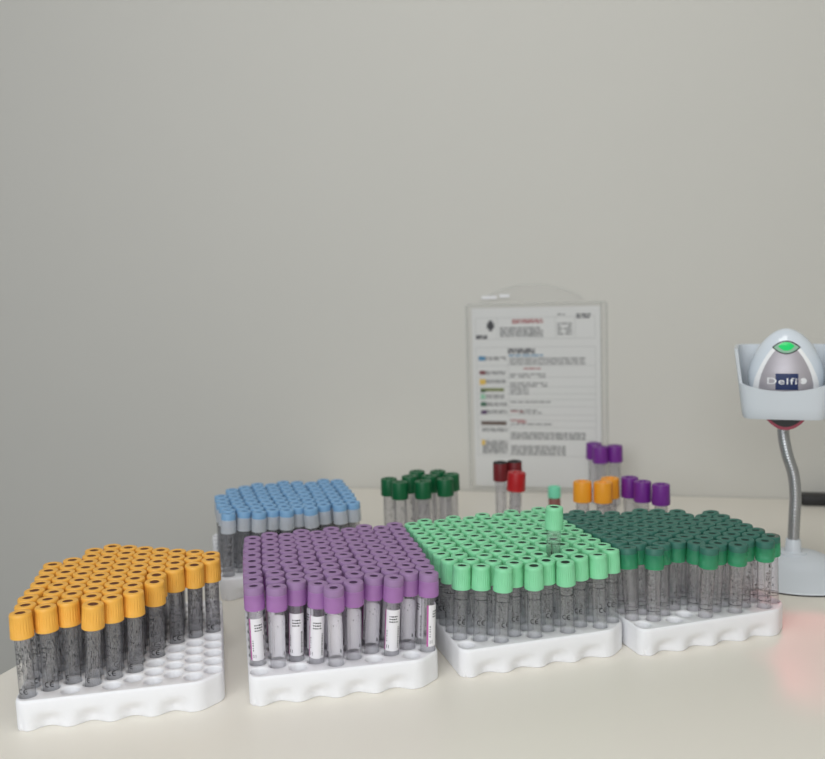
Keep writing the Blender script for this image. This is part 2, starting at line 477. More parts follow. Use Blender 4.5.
TUBES = [
 [[(0,-10,5),(1,-4,2),(2,-16,-1),(3,3,-4),(4,20,0),(5,23,-2),(6,28,-5),(7,34,-5)],
  [(0,5,4),(1,-10,8),(2,10,4),(3,18,2),(4,22,-1),(5,26,-4),(6,31,-6),(7,34,-9)],
  [(1,1,5),(2,9,3),(3,15,0),(4,19,-2),(5,23,-5),(6,27,-7),(7,30,-10),(8,33,-13),(9,35,-15)],
  [(0,55,-35),(1,18,-15),(2,11,-3),(3,16,-5),(4,19,-8),(5,23,-10),(6,27,-13),(7,30,-15),(8,32,-15),(9,35,-18)],
  [(1,28,-2),(2,9,-6),(3,11,-8),(4,16,-10),(5,19,-13),(6,23,-15),(7,27,-17),(8,28,-16),(9,32,-19)],
  [(1,30,-5),(2,8,-9),(3,14,-11),(4,16,-14),(5,20,-16),(6,23,-19),(7,24,-18),(8,28,-20)],
  [(3,26,-61),(4,32,-57),(5,16,-19),(6,19,-20),(7,21,-19),(8,25,-21)],
  [(4,17,-16),(5,17,-19),(6,17,-20),(7,21,-22)],
  [(5,30,-46),(6,16,-18),(7,29,0)],
  [(5,12,-18),(6,14,-20)]],
 [[(1,-5,-24),(2,-4,-30),(3,-3,-33),(4,0,-43),(5,2,-52),(6,6,-49),(7,11,-42),(8,20,-39),(9,29,-37)],
  [(0,23,0),(1,24,8),(2,30,4),(3,8,-8),(4,13,-8),(5,18,-19),(6,24,-21),(7,30,-32),(8,33,-36),(9,38,-38)],
  [(1,35,10),(2,37,1),(3,35,2),(4,6,-6),(5,16,-7),(6,24,-5),(7,32,-16),(8,33,-23),(9,44,-28)],
  [(0,49,-16),(1,31,-3),(2,41,3),(3,30,-7),(4,18,-11),(5,28,-10),(6,27,-12),(7,24,-21),(8,29,-31),(9,35,-23)],
  [(0,1,-65),(1,50,-40),(2,37,-23),(3,38,-14),(4,41,-9),(5,31,-5),(6,25,-15),(7,29,-15),(8,25,-24),(9,24,-34)],
  [(0,18,-65),(1,59,-28),(2,53,-29),(3,46,-15),(4,33,1),(5,23,0),(6,31,-11),(7,18,-18),(8,22,-17),(9,13,-24)],
  [(1,50,-42),(2,55,-17),(3,56,-12),(4,49,-22),(5,41,-7),(6,33,-15),(7,28,-25),(8,23,-22),(9,26,-16)],
  [(0,46,-46),(1,56,-13),(2,47,-20),(3,49,-18),(4,40,-22),(5,37,-17),(6,24,-10),(7,20,-18),(8,20,-14),(9,28,-25)],
  [(1,37,-22),(2,45,-16),(3,38,-22),(4,36,-17),(5,29,-18),(6,20,-8),(7,17,-19),(8,15,-29),(9,27,-40)],
  [(0,35,-8),(1,36,-18),(2,37,-20),(3,36,-18),(4,37,-28),(5,38,-36),(6,27,-45),(7,24,-44),(8,22,-44),(9,19,-48)]],
 [[(1,44,2),(2,-11,16),(3,-28,32),(4,-25,27),(5,-24,29),(6,-25,14),(7,-12,14),(8,-10,12),(9,1,12)],
  [(0,39,23),(1,13,43),(2,-42,37),(3,-28,33),(4,-33,42),(5,-28,27),(6,-14,12),(7,-19,25),(8,-12,12),(9,-2,-3)],
  [(0,40,-8),(1,22,23),(2,6,27),(3,-15,20),(4,-24,25),(5,-18,28),(6,-24,13),(7,-7,16),(8,-9,19),(9,-7,5)],
  [(0,19,-2),(1,15,4),(2,0,6),(3,-18,19),(4,-16,24),(5,-26,13),(6,-14,21),(7,-9,13),(8,-11,13),(9,-7,11)],
  [(0,-14,-49),(1,9,-14),(2,3,-3),(3,-2,16),(4,-1,17),(5,-22,15),(6,-14,16),(7,-20,19),(8,-6,4),(9,-13,6)],
  [(0,-15,-42),(1,-1,-27),(2,3,-18),(3,-3,0),(4,2,8),(5,-3,1),(6,-10,5),(7,1,9),(8,-9,5),(9,-4,2)],
  [(0,-38,-53),(1,-18,-62),(2,-15,-28),(3,5,-13),(4,-9,-4),(5,-11,8),(6,-2,4),(7,-4,6),(8,-7,-2),(9,-7,6)],
  [(0,-16,-44),(1,-14,-26),(2,-9,-8),(3,0,-3),(4,-4,7),(5,1,10),(6,-13,10),(7,-6,5),(8,2,8),(9,2,3)],
  [(0,2,42),(1,11,27),(2,4,13),(3,-1,15),(4,4,13),(5,-4,1),(6,-2,3),(7,-6,4),(8,-1,11),(9,-5,9)],
  [(0,18,43),(1,21,29),(2,0,13),(3,-7,1),(4,-5,9),(5,-3,-4),(6,-7,-5),(7,-8,-3),(8,0,7),(9,-1,5)]],
 [[(1,-16,62),(2,-3,64),(3,-3,61),(4,-10,51),(5,-23,54),(6,-25,45),(7,-25,38),(8,-23,30)],
  [(0,37,33),(1,-21,52),(2,-5,46),(3,-11,55),(4,-22,50),(5,-27,39),(6,-29,30),(7,-27,20),(8,-25,12)],
  [(1,13,50),(2,-5,38),(3,-8,28),(4,-11,31),(5,-22,28),(6,-28,18),(7,-30,8),(8,-35,14)],
  [(1,27,-33),(2,4,-10),(3,-12,13),(4,-11,8),(5,-23,6),(6,-29,-3),(7,-37,1)],
  [(0,20,-44),(1,-2,-56),(2,8,-23),(3,-10,-8),(4,-15,-2),(5,-17,-2),(6,-33,2),(7,-47,5)],
  [(0,11,-49),(1,-2,-31),(2,-7,-19),(3,-19,-12),(4,-21,-15),(5,-25,-10),(6,-33,-20),(7,-43,-27)],
  [(0,-13,-67),(1,-4,-45),(2,-14,-32),(3,-25,-10),(4,-32,-12),(5,-36,-10),(6,-31,-6),(7,-48,-15)],
  [(0,-21,-53),(1,-26,-32),(2,-38,-14),(3,-38,-8),(4,-44,-12),(5,-43,-18),(6,-32,-28)],
  [(0,-35,-55),(1,-34,-25),(2,-50,-14),(3,-49,-5),(4,-52,-5),(5,-54,-16)],
  [(0,-52,-39),(1,-56,-3),(2,-63,-9),(3,-50,-11),(4,-56,3),(5,-64,-6)]],
 [[(0,40,45),(1,54,24),(2,32,6),(3,13,-3),(4,20,-10),(5,16,-6)],
  [(0,58,1),(1,51,-2),(2,18,-5),(3,17,-12),(4,4,-2),(5,1,-11),(6,2,2)],
  [(0,49,-15),(1,42,-13),(2,40,-18),(3,14,-16),(4,13,-4),(5,9,-4),(6,3,-2),(7,0,-4)],
  [(0,43,-50),(1,31,-35),(2,20,-24),(3,9,-9),(4,11,5),(5,9,-10),(6,7,-4),(7,0,3)],
  [(0,26,-39),(1,17,-46),(2,20,-33),(3,17,-25),(4,3,-4),(5,-1,-6),(6,10,-7),(7,2,-3)],
  [(0,-1,-36),(1,2,-37),(2,7,-24),(3,14,-22),(4,-1,-7),(5,1,-6),(6,4,0),(7,-2,-3)],
  [(0,-37,-52),(1,-23,-39),(2,-2,-35),(3,-8,-27),(4,3,-15),(5,-4,-5),(6,3,-3),(7,0,5)],
  [(0,-34,-35),(1,-21,-33),(2,-15,-26),(3,-1,-20),(4,4,-11),(5,7,-6),(6,-2,-15)],
  [(0,-22,-13),(1,-22,-30),(2,-17,-28),(3,-13,-23),(4,-7,-7),(5,-2,-12),(6,-7,-5),(7,7,-4)],
  [(0,-24,-58),(1,-23,-33),(2,-5,-23),(3,-2,-12),(4,0,-8),(5,-3,1),(6,3,5)]]]
DGS = [(-37, 1224), (-23, 1213), (-22, 1255), (-9, 1275), (7, 1212), (11, 1256), (22, 1277), (41, 1249)]
ORS = [(206, 1170), (230, 1163), (245, 1175)]
VBS = [(268, 1421), (272, 1392), (294, 1396)]
VRS = [(267, 1158), (278, 1168), (292, 1143)]
BRS = [(117, 1304), (137, 1308)]
RDS = [(132, 1255)]
MNS = (189, 1292)

ZF = 5.7                                            # a tube's foot above the desk, inside its foam hole
def kind(name, word, top, body, cap, sub, mark, label=None):
    return dict(name=name, word=word, top=top, body=body, cap=cap, sub=sub, mark=mark, label=label)
T_Y, T_P, T_L, T_D, T_B = 89.5, 89.9, 87.3, 87.5, 89.5   # cap tops above the tube's foot
KINDS = [
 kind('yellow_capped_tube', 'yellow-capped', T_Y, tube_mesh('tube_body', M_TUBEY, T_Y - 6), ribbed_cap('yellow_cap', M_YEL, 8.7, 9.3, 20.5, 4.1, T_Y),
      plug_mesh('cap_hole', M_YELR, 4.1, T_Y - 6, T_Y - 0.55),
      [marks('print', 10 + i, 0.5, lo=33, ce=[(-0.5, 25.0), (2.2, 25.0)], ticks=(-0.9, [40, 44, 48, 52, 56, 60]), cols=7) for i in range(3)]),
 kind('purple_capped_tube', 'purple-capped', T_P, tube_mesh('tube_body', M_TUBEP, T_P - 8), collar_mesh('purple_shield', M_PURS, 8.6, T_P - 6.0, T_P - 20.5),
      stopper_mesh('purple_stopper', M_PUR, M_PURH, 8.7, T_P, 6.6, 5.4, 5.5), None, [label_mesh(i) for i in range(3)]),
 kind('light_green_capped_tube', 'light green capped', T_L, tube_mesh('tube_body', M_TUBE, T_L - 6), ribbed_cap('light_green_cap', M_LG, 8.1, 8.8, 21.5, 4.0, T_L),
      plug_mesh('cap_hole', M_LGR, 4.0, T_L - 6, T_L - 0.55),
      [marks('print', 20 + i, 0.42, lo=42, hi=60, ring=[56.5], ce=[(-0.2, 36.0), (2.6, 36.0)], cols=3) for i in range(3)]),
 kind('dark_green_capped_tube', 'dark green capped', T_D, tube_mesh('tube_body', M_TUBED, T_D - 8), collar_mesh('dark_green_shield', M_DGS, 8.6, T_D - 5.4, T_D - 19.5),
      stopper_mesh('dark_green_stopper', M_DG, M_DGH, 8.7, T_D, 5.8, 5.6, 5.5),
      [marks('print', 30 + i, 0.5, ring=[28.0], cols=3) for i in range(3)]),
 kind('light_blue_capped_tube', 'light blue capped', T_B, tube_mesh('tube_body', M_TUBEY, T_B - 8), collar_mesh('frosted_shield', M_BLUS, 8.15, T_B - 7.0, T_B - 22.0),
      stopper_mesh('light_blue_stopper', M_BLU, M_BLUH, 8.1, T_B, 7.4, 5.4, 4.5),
      [marks('print', 40 + i, 0.5, cols=4) for i in range(3)]),
]
TALL_BODY = tube_mesh('tall_tube_body', M_TUBE, T_L + 41 - 6)
GROUPS = ['yellow-capped tubes in their foam rack', 'purple-capped tubes in their foam rack', 'light green capped tubes in their foam rack',
          'dark green capped tubes in their foam rack', 'light blue capped tubes in the rear foam rack']
# purple tubes of the front row: how far each label is turned from the front
TURN = {(0, 1): 0.55, (1, 0): 3.0, (2, 1): 0.1, (3, 0): 0.05, (4, 0): 3.2, (5, 0): 3.0, (6, 1): 3.1, (7, 0): 0.15, (8, 1): 3.2, (9, 0): 1.15}
def put_tube(kd, i, foot, tilt, spin, label, group, tall=0, mark=True):
    root = thing(kd['name'], label, 'tube', foot, group)
    d = Vector(tilt)
    root.rotation_mode = 'QUATERNION'
    root.rotation_quaternion = Vector((0, 0, 1)).rotation_difference(d)
    up = (0, 0, tall)
    b = link('tube_body', TALL_BODY if tall else kd['body'], root)
    c = link('cap', kd['cap'], root, up, (0, 0, spin))
    link('rubber_stopper', kd['sub'], c)
    if kd['mark'] and mark: link('printed_marking', kd['mark'][i % 3], root, (0, 0, tall * 0.9), (0, 0, spin))
    if kd['label']: link('paper_label', kd['label'][i % 3], root, (0, 0, 0), (0, 0, spin))
    return root
rs = random.Random(5)
for k, (X, Y, TH) in enumerate(RACKS):
    kd = KINDS[k]; ct, st = math.cos(TH), math.sin(TH)
    for c in range(10):
        for n, (r, ox, oy) in enumerate(TUBES[k][c]):
            h = lat(c, r)
            off = Vector((ox * 0.1, oy * 0.1))
            w = lambda v: Vector((ct * v.x - st * v.y, st * v.x + ct * v.y))
            hw = Vector((X, Y)) + w(h); ow = w(off)
            zp = 15.4
            d = Vector((ow.x, ow.y, kd['top'] + ZF - zp)).normalized()
            foot = Vector((hw.x, hw.y, zp)) - d * (zp - ZF)
            spin = rs.uniform(-0.5, 0.5) if k in (0, 2) and n == 0 else rs.uniform(-PI, PI)
            if k == 1: spin = TURN.get((c, r), rs.choice([0.2, 3.0, -1.2, 2.2]))
            tall = 0
            lb = '%s blood tube, %s from the front in the %s column from the left' % (kd['word'], ORD[n + 1], ORD[c + 1])
            if k == 2 and (c, r) == (6, 2):
                tall = 41
                lb = 'tall light green capped tube rising well above all the others in its rack'
                ow = Vector((4.6, -3.0)); d = Vector((ow.x, ow.y, 120)).normalized(); foot = Vector((hw.x, hw.y, zp)) - d * (zp - ZF)
            put_tube(kd, c * 3 + r, foot, d, spin, lb, GROUPS[k], tall, n <= 2 or c in (0, 9) or tall > 0)

# ------------------------------------------------------------------ loose tubes along the wall
def plain_cap(name, material, r, h, top, band=None):
    bm = bmesh.new()
    lathe(bm, [(0, top - 2.5), (r * 0.4, top - 2.5), (r * 0.45, top - 0.2), (r * 0.55, top), (r - 1.2, top), (r - 0.3, top - 0.4), (r, top - 1.4), (r + 0.4, top - h + 1), (r + 0.2, top - h), (r * 0.7, top - h)], 36,
          mod=lambda k, i: -0.3 if (i == 7 and k % 3 == 0) else 0)
    me = mesh_from(bm, name, material)
    if band:
        me.materials.append(band)
        for p in me.polygons:
            if p.center.z / K > top - 6.5: p.material_index = 1
    return me
def loose(name, word, spots, capm, rcap, hcap, top, rbody, group, labels, band=None, tilts=None):
    body = tube_mesh('tube_body', M_LOOSE, top - 5, rbody)
    cp = plain_cap(name + '_cap', capm, rcap, hcap, top, band)
    mk = [marks('print', 70 + i, 0.4, r=rbody + 0.06, lo=12, hi=top - hcap - 4, cols=4) for i in range(2)]
    for i, (x, y) in enumerate(spots):
        root = thing(name, labels[i], 'tube', (x, y, 0.2), group)
        if tilts and tilts[i]: root.rotation_euler = tilts[i]
        link('tube_body', body, root); link('cap', cp, root)
        link('printed_marking', mk[i % 2], root, (0, 0, 0), (0, 0, i * 1.3))
G = 'standing tubes with deep green caps near the wall'
dg_spots = [(-35, 1236), (-21, 1214), (-8, 1247), (2, 1276), (9, 1214), (18, 1246), (30, 1273), (38, 1224), (47, 1252)]
dg_lab = ['deep green capped tube, leftmost of the loose bunch by the wall', 'deep green capped tube, front left of the loose bunch by the wall',
          'deep green capped tube, left one in the second row of the loose bunch', 'deep green capped tube, left one of the rearmost pair in the loose bunch',
          'deep green capped tube, front middle of the loose bunch by the wall', 'deep green capped tube, middle one in the second row of the loose bunch',
          'deep green capped tube, right one of the rearmost pair in the loose bunch', 'deep green capped tube, front right of the loose bunch by the wall',
          'deep green capped tube, rightmost of the loose bunch, behind the front right one']
loose('deep_green_capped_tube', '', dg_spots, M_DGC, 10.6, 22, 89, 8.2, G, dg_lab)
loose('orange_capped_tube', '', [(206, 1170), (230, 1163), (243, 1184)], M_ORA, 11.3, 25, 92, 8.2, 'orange-capped tubes behind the dark green rack',
      ['orange-capped tube, left one of three loose tubes behind the dark green rack', 'orange-capped tube, front middle of three loose tubes behind the dark green rack',
       'orange-capped tube, right rear of three loose tubes behind the dark green rack'])
loose('violet_capped_tube', '', VBS, M_VIO, 11.2, 24, 92, 8.0, 'violet-capped tubes behind the orange ones',
      ['violet-capped tube, left rear of the trio behind the orange caps', 'violet-capped tube, front middle of the trio behind the orange caps',
       'violet-capped tube, right one of the trio behind the orange caps'])
loose('violet_capped_tube', '', [(268, 1185), (278, 1160), (296, 1142)], M_VIO, 10.6, 25, 92, 7.8, 'violet-capped tubes left of the scanner stand',
      ['violet-capped tube, left rear of the low trio nearer the scanner stand', 'violet-capped tube, front middle of the low trio nearer the scanner stand',
       'violet-capped tube, right one of the low trio nearer the scanner stand'])
loose('black_topped_tube', '', BRS, M_DRED, 10.0, 26, 92, 7.6, 'dark red and black capped tubes below the notice',
      ['tube with black-topped dark red cap, left of two below the notice', 'tube with black-topped dark red cap, right of two behind the bright red cap'], band=M_BLK)
loose('red_capped_tube', '', [(128, 1255)], M_RED, 12.0, 25, 88, 8.0, None, ['bright red capped tube leaning in front of the two black-topped tubes'], tilts=[(0.0, 0.07, 0)])

def mint():
    root = thing('mint_capped_tube', 'short tube with mint green cap and reddish contents, behind the tall green tube', 'tube', (MNS[0], MNS[1], 0.2))
    bm = bmesh.new()
    lathe(bm, [(0, 0), (7, 0.5), (8.2, 3), (8.2, 40), (6.5, 44), (6.0, 46), (0, 46)], 28)
    link('tube_body', mesh_from(bm, 'short_tube', M_RBR), root)
    link('cap', plain_cap('mint_cap', M_MINT, 8.6, 15, 58), root)
mint()

# ------------------------------------------------------------------ scanner stand
stand = thing('scanner_stand', 'light grey scanner stand with round base and bent metal gooseneck', 'stand', (432, 1070, 0))
SL = Vector((428, 1060, 0))
bm = bmesh.new()
lathe(bm, [(0, 0.6), (78, 0.6), (80.5, 1.6), (80, 3.0), (76, 4.6), (60, 9.2), (46, 13.8), (38, 17.2), (33, 20.6), (30, 22.0), (24, 23.6), (19, 25.2), (0, 25.6)], 72)
link('stand_base', mesh_from(bm, 'stand_base', M_GREY, sharp=30), stand)
bm = bmesh.new()
lathe(bm, [(80.2, 0.1), (80.6, 0.1), (80.6, 1.2), (80.2, 1.2), (80.2, 0.1)], 72)
link('rubber_rim', mesh_from(bm, 'rubber_rim', M_BLK), stand)
bm = bmesh.new()
lathe(bm, [(15, 23.5), (14.5, 26.5), (9.5, 27.5), (8.8, 30), (8.0, 41), (7.4, 42), (0, 42)], 32, center=(422.5 - SL.x, 1056 - SL.y, 0))
link('neck_collar', mesh_from(bm, 'neck_collar', M_GREY), stand)
def catmull(pts, n):
    out = []
    q = [pts[0]] + pts + [pts[-1]]
    for i in range(1, len(q) - 2):
        p0, p1, p2, p3 = [Vector(v) for v in q[i - 1:i + 3]]
        for k in range(n):
            t = k / n
            out.append(0.5 * ((2 * p1) + (p2 - p0) * t + (2 * p0 - 5 * p1 + 4 * p2 - p3) * t * t + (3 * p1 - p0 - 3 * p2 + p3) * t ** 3))
    out.append(Vector(pts[-1])); return out
neck = catmull([(422.5, 1056, 38), (423.5, 1056, 66), (424.5, 1056.5, 92), (422.5, 1058, 116), (416.5, 1061, 138), (413.5, 1065, 160), (414, 1070, 182)], 22)
bm = bmesh.new()
prev = None
for i, p in enumerate(neck):
    t = (neck[min(i + 1, len(neck) - 1)] - neck[max(i - 1, 0)]).normalized()
    u = t.cross(Vector((0, 1, 0))).normalized(); v = t.cross(u)
    r = 6.4 + 0.35 * math.sin(i * 2.1)
    ring = [bm.verts.new(p - SL + u * r * math.cos(a) + v * r * math.sin(a)) for a in [2 * PI * k / 20 for k in range(20)]]
    if prev:
        for k in range(20): bm.faces.new((prev[k], prev[(k + 1) % 20], ring[(k + 1) % 20], ring[k]))
    prev = ring
bm.faces.new(prev)
link('gooseneck', mesh_from(bm, 'gooseneck', M_NECK, sharp=60), stand)

# holder: an open cradle turned to face the camera side; local x = right, y = away, z = up
HA = math.radians(-20.5)
HC = Vector((416, 1067, 0))
HM = Matrix.Translation(HC * K) @ Matrix.Rotation(HA, 4, 'Z')
bm = bmesh.new()
def sq_loop(hx, hy, e, n=64):
    out = []
    for k in range(n):
        a = 2 * PI * k / n - PI / 2
        c, s = math.cos(a), math.sin(a)
        out.append((hx * math.copysign(abs(c) ** e, c), hy * math.copysign(abs(s) ** e, s)))
    return out
NB = 160
bo, to = sq_loop(43.5, 34, 0.34, NB), sq_loop(52.5, 39, 0.34, NB)
ZB = 184.0
def rim_h(x, y):
    f = min(1, max(0, (y + 30) / 5)); f = f * f * (3 - 2 * f)
    dip = 31.5 + 8.0 * (abs(x) / 51.0) ** 2
    return dip * (1 - f) + 77 * f
outer, inner = [], []
for (bx, by), (tx, ty) in zip(bo, to):
    h = rim_h(tx, ty)
    oc, ic = [], []
    for fz in (0, 0.06, 0.35, 0.7, 0.94, 1.0):
        g = h * fz / 77
        x, y = bx + (tx - bx) * g, by + (ty - by) * g
        sc = 0.975 if fz in (0,) else 1
        oc.append(bm.verts.new((x * sc, y * sc, ZB + h * fz)))
        l = math.hypot(x, y); q = (l - 3.6) / l
        ic.append(bm.verts.new((x * q, y * q, ZB + h * fz - (0.4 if fz == 1.0 else 0))))
    outer.append(oc); inner.append(ic)
for k in range(NB):
    k2 = (k + 1) % NB
    for j in range(5):
        bm.faces.new((outer[k][j], outer[k2][j], outer[k2][j + 1], outer[k][j + 1]))
        bm.faces.new((inner[k][j + 1], inner[k2][j + 1], inner[k2][j], inner[k][j]))
    bm.faces.new((outer[k][5], outer[k2][5], inner[k2][5], inner[k][5]))
    bm.faces.new((outer[k2][0], outer[k][0], inner[k][0], inner[k2][0]))
ho = link('scanner_cradle', mesh_from(bm, 'scanner_cradle', M_GREY, sharp=45), stand)
SLR = Vector(stand.location)
ho.matrix_local = Matrix.Translation(-SLR) @ HM @ Matrix.Translation((-1.8 * K, 0, 0))
bm = bmesh.new()
box(bm, -35, 35, 8, 31, ZB + 1, ZB + 4); bevel(bm, 0.8, 1)
lathe(bm, [(0, ZB - 6), (9, ZB - 6), (10, ZB - 4), (10, ZB + 1)], 24, center=(0, 12, 0))
pl = link('cradle_floor', mesh_from(bm, 'cradle_floor', M_GREY), stand)
pl.matrix_local = Matrix.Translation(-SLR) @ HM

# ------------------------------------------------------------------ barcode scanner
scn = thing('barcode_scanner', 'silver egg-shaped barcode scanner with glowing green eye and navy badge', 'scanner')
scn.matrix_world = HM
PROF = [(z + 2.5, w * 1.09) for z, w in [(192, 30), (200, 33), (212, 35.8), (222, 36.8), (231, 36.6), (240, 34.6), (249, 31.2), (256, 27.9), (262, 24.4), (268, 19.6), (273, 14.4), (276.5, 9.3), (278.5, 4.6), (279.2, 0)]]
def halfw(z):
    for (z0, w0), (z1, w1) in zip(PROF, PROF[1:]):
        if z0 <= z <= z1: return w0 + (w1 - w0) * (z - z0) / (z1 - z0)
    return PROF[0][1] if z < PROF[0][0] else 0.0
DEP = 0.72                                   # depth of the egg against its width
YC = 0.0
def egg(a, z, off=0.0):
    w = halfw(z) + off
    return Vector((w * math.sin(a), YC - DEP * w * math.cos(a), z))
bm = bmesh.new()
NA = 56
zr = [194.5 + (281.4 - 194.5) * (1 - (1 - i / 40) ** 1.5) for i in range(41)]
rings = [[bm.verts.new(egg(2 * PI * k / NA, z)) for k in range(NA)] for z in zr]
for A_, B_ in zip(rings, rings[1:]):
    for k in range(NA): bm.faces.new((A_[k], A_[(k + 1) % NA], B_[(k + 1) % NA], B_[k]))
bm.faces.new(rings[0][::-1]); tp = bm.verts.new((0, YC, 281.7))
for k in range(NA): bm.faces.new((rings[-1][k], rings[-1][(k + 1) % NA], tp))
link('scanner_body', mesh_from(bm, 'scanner_body', M_SHELL, sharp=60), scn)
def skin(name, material, fn, zs, na, off, edge=None, parent=None, lab=None):
    """A thin panel lying on the egg between angles fn(z) -> (a0, a1)."""
    bm = bmesh.new()
    g0, g1 = [], []
    for z in zs:
        a0, a1 = fn(z)
        g0.append([bm.verts.new(egg(a0 + (a1 - a0) * i / na, z, off)) for i in range(na + 1)])
        g1.append([bm.verts.new(egg(a0 + (a1 - a0) * i / na, z, off - 0.5)) for i in range(na + 1)])
    for A_, B_ in zip(g0, g0[1:]):
        for i in range(na): bm.faces.new((A_[i], A_[i + 1], B_[i + 1], B_[i]))
    for A_, B_, C_, D_ in zip(g0, g0[1:], g1, g1[1:]):
        bm.faces.new((A_[0], B_[0], D_[0], C_[0])); bm.faces.new((A_[-1], B_[-1], D_[-1], C_[-1]))
    for G0, G1 in ((g0[0], g1[0]), (g0[-1], g1[-1])):
        for i in range(na): bm.faces.new((G0[i], G0[i + 1], G1[i + 1], G1[i]))
    o = link(name, mesh_from(bm, name, material, sharp=50), parent or scn)
    if lab: o['label'] = lab
    return o
zz = lambda a, b, n: [a + (b - a) * i / n for i in range(n + 1)]
def face_a(z):                                # silver front panel: narrows to the crown
    t = (z - 192) / (268 - 192)
    x = 27.5 * max(0.0, 1 - max(0, t - 0.35) ** 1.7 / (0.65 ** 1.7)) ** 0.75
    return math.asin(min(0.98, x / max(halfw(z), 1)))
skin('front_panel', M_SILV, lambda z: (-face_a(z), face_a(z)), zz(196, 267.5, 36), 20, 0.55, lab='silver front panel')
for s in (-1, 1):  # side seams, with the shell's white highlight streaks put in as colour
    def band(z, s=s):
        a = face_a(z); w = 0.15 + 0.2 * max(0, (238 - z) / 40) ** 1.2 + 0.05 * max(0, (z - 250) / 18)
        return (s * (a + 0.0), s * (a + w))
    skin('trim_highlight', M_HIGHLIGHT, band, zz(196, 266.5, 30), 3, 0.9, lab='curved seam trim with white highlight streak painted in')
# green eye
def lens_a(zc, hw, hh, grow=1.0):
    def f(z):
        t = (z - zc) / (hh * grow)
        x = hw * grow * math.sqrt(max(0.0, 1 - abs(t)))
        a = math.asin(min(0.95, x / halfw(z)))
        return (-a, a)
    return f
EZ = 262.0
eye = skin('indicator_light', M_BLK, lens_a(EZ, 14.2, 7.2), zz(EZ - 7.15, EZ + 7.15, 18), 10, 1.0)
skin('eye_rim', M_LED2, lens_a(EZ, 12.4, 6.0), zz(EZ - 5.85, EZ + 5.85, 16), 10, 1.25, parent=eye)
skin('green_glow', M_LED, lens_a(EZ + 1.2, 8.0, 4.6), zz(EZ - 3.2, EZ + 5.7, 16), 10, 1.5, parent=eye)
# badge with lettering
def xband(x0, x1): return lambda z: (math.asin(x0 / halfw(z)), math.asin(x1 / halfw(z)))
bd = skin('name_badge', M_SILV, xband(-23.5, 23.0), zz(216, 234.5, 6), 20, 1.0, lab='silver name plate')
skin('navy_block', M_NAVY, xband(-10.5, 12.0), zz(216.3, 234.2, 6), 12, 1.25, parent=bd, lab='navy blue block')
cu = bpy.data.curves.new('lettering', 'FONT'); cu.body = 'Delfi'; cu.size = 9.6; cu.align_x = 'LEFT'; cu.extrude = 0.0; cu.space_character = 1.12; cu.offset = 0.03
tmp = bpy.data.objects.new('lettering', cu); COL.objects.link(tmp)
bpy.context.view_layer.update()
me = bpy.data.meshes.new_from_object(tmp.evaluated_get(bpy.context.evaluated_depsgraph_get()))
bpy.data.objects.remove(tmp)
xs = [v.co.x for v in me.vertices]; sx = 29.0 / (max(xs) - min(xs)); x00 = min(xs)
bm = bmesh.new(); bm.from_mesh(me)
bmesh.ops.subdivide_edges(bm, edges=bm.edges[:], cuts=1)
for v in bm.verts:
    x = -18.5 + (v.co.x - x00) * sx; z = 222.5 + v.co.y * 1.05
    a = math.asin(x / halfw(z)); v.co = egg(a, z, 1.55)
link('lettering', mesh_from(bm, 'lettering', M_WHITE, smooth=False), bd)
bm = bmesh.new()
def disc_on_egg(bm, xc, zc, r, off, n=20, hole=0.0):
    ring = []; inn = []
    for k in range(n):
        a = 2 * PI * k / n
        z = zc + r * math.sin(a); ring.append(bm.verts.new(egg(math.asin((xc + r * math.cos(a)) / halfw(z)), z, off)))
        if hole:
            z = zc + hole * math.sin(a); inn.append(bm.verts.new(egg(math.asin((xc + hole * math.cos(a)) / halfw(z)), z, off)))
    if hole:
        for k in range(n): bm.faces.new((ring[k], ring[(k + 1) % n], inn[(k + 1) % n], inn[k]))
    else: bm.faces.new(ring)
disc_on_egg(bm, 16.8, 226.0, 3.4, 1.6)
link('round_logo', mesh_from(bm, 'round_logo', M_WHITE, smooth=False), bd)
bm = bmesh.new()
disc_on_egg(bm, 12.2, 226.0, 2.6, 1.6, hole=1.9)
link('round_logo', mesh_from(bm, 'round_logo', M_SILV, smooth=False), bd)
# scan head below the cradle: dark body with a rosy lower lip
bm = bmesh.new()
g = []
for j in range(9):
    t = j / 8
    row = []
    for i in range(17):
        u = -1 + 2 * i / 16
        row.append(bm.verts.new((22 * u, -29 + 30 * t, ZB + 4 - 15.0 * (1 - u * u) ** 0.9 * (1 - 0.35 * t))))
    g.append(row)
top = [[bm.verts.new((22 * u / 16 * 1.0, -29 + 30 * j / 8, ZB + 5)) for u in range(-16, 17, 2)] for j in (0, 8)]
for A_, B_ in zip(g, g[1:]):
    for i in range(16): bm.faces.new((A_[i], A_[i + 1], B_[i + 1], B_[i]))
for i in range(16):
    bm.faces.new((g[0][i], g[0][i + 1], top[0][i + 1], top[0][i])); bm.faces.new((g[8][i], g[8][i + 1], top[1][i + 1], top[1][i]))
    bm.faces.new((top[0][i], top[0][i + 1], top[1][i + 1], top[1][i]))
sh = link('scan_head', mesh_from(bm, 'scan_head', M_BLK), scn)
bm = bmesh.new()
for a, b in (((-22, 0), 0),):
    pass
rim = []
for i in range(17):
    u = -1 + 2 * i / 16
    zb = ZB + 4 - 15.0 * (1 - u * u) ** 0.9
    rim.append((22 * u, zb))
lo = [bm.verts.new((x, -30.2, z - 0.8)) for x, z in rim]; hi = [bm.verts.new((x * 0.95, -30.2, z + 2.6)) for x, z in rim]
lo2 = [bm.verts.new((x, -26, z - 0.8)) for x, z in rim]
for i in range(16):
    bm.faces.new((lo[i], lo[i + 1], hi[i + 1], hi[i])); bm.faces.new((lo[i], lo[i + 1], lo2[i + 1], lo2[i]))
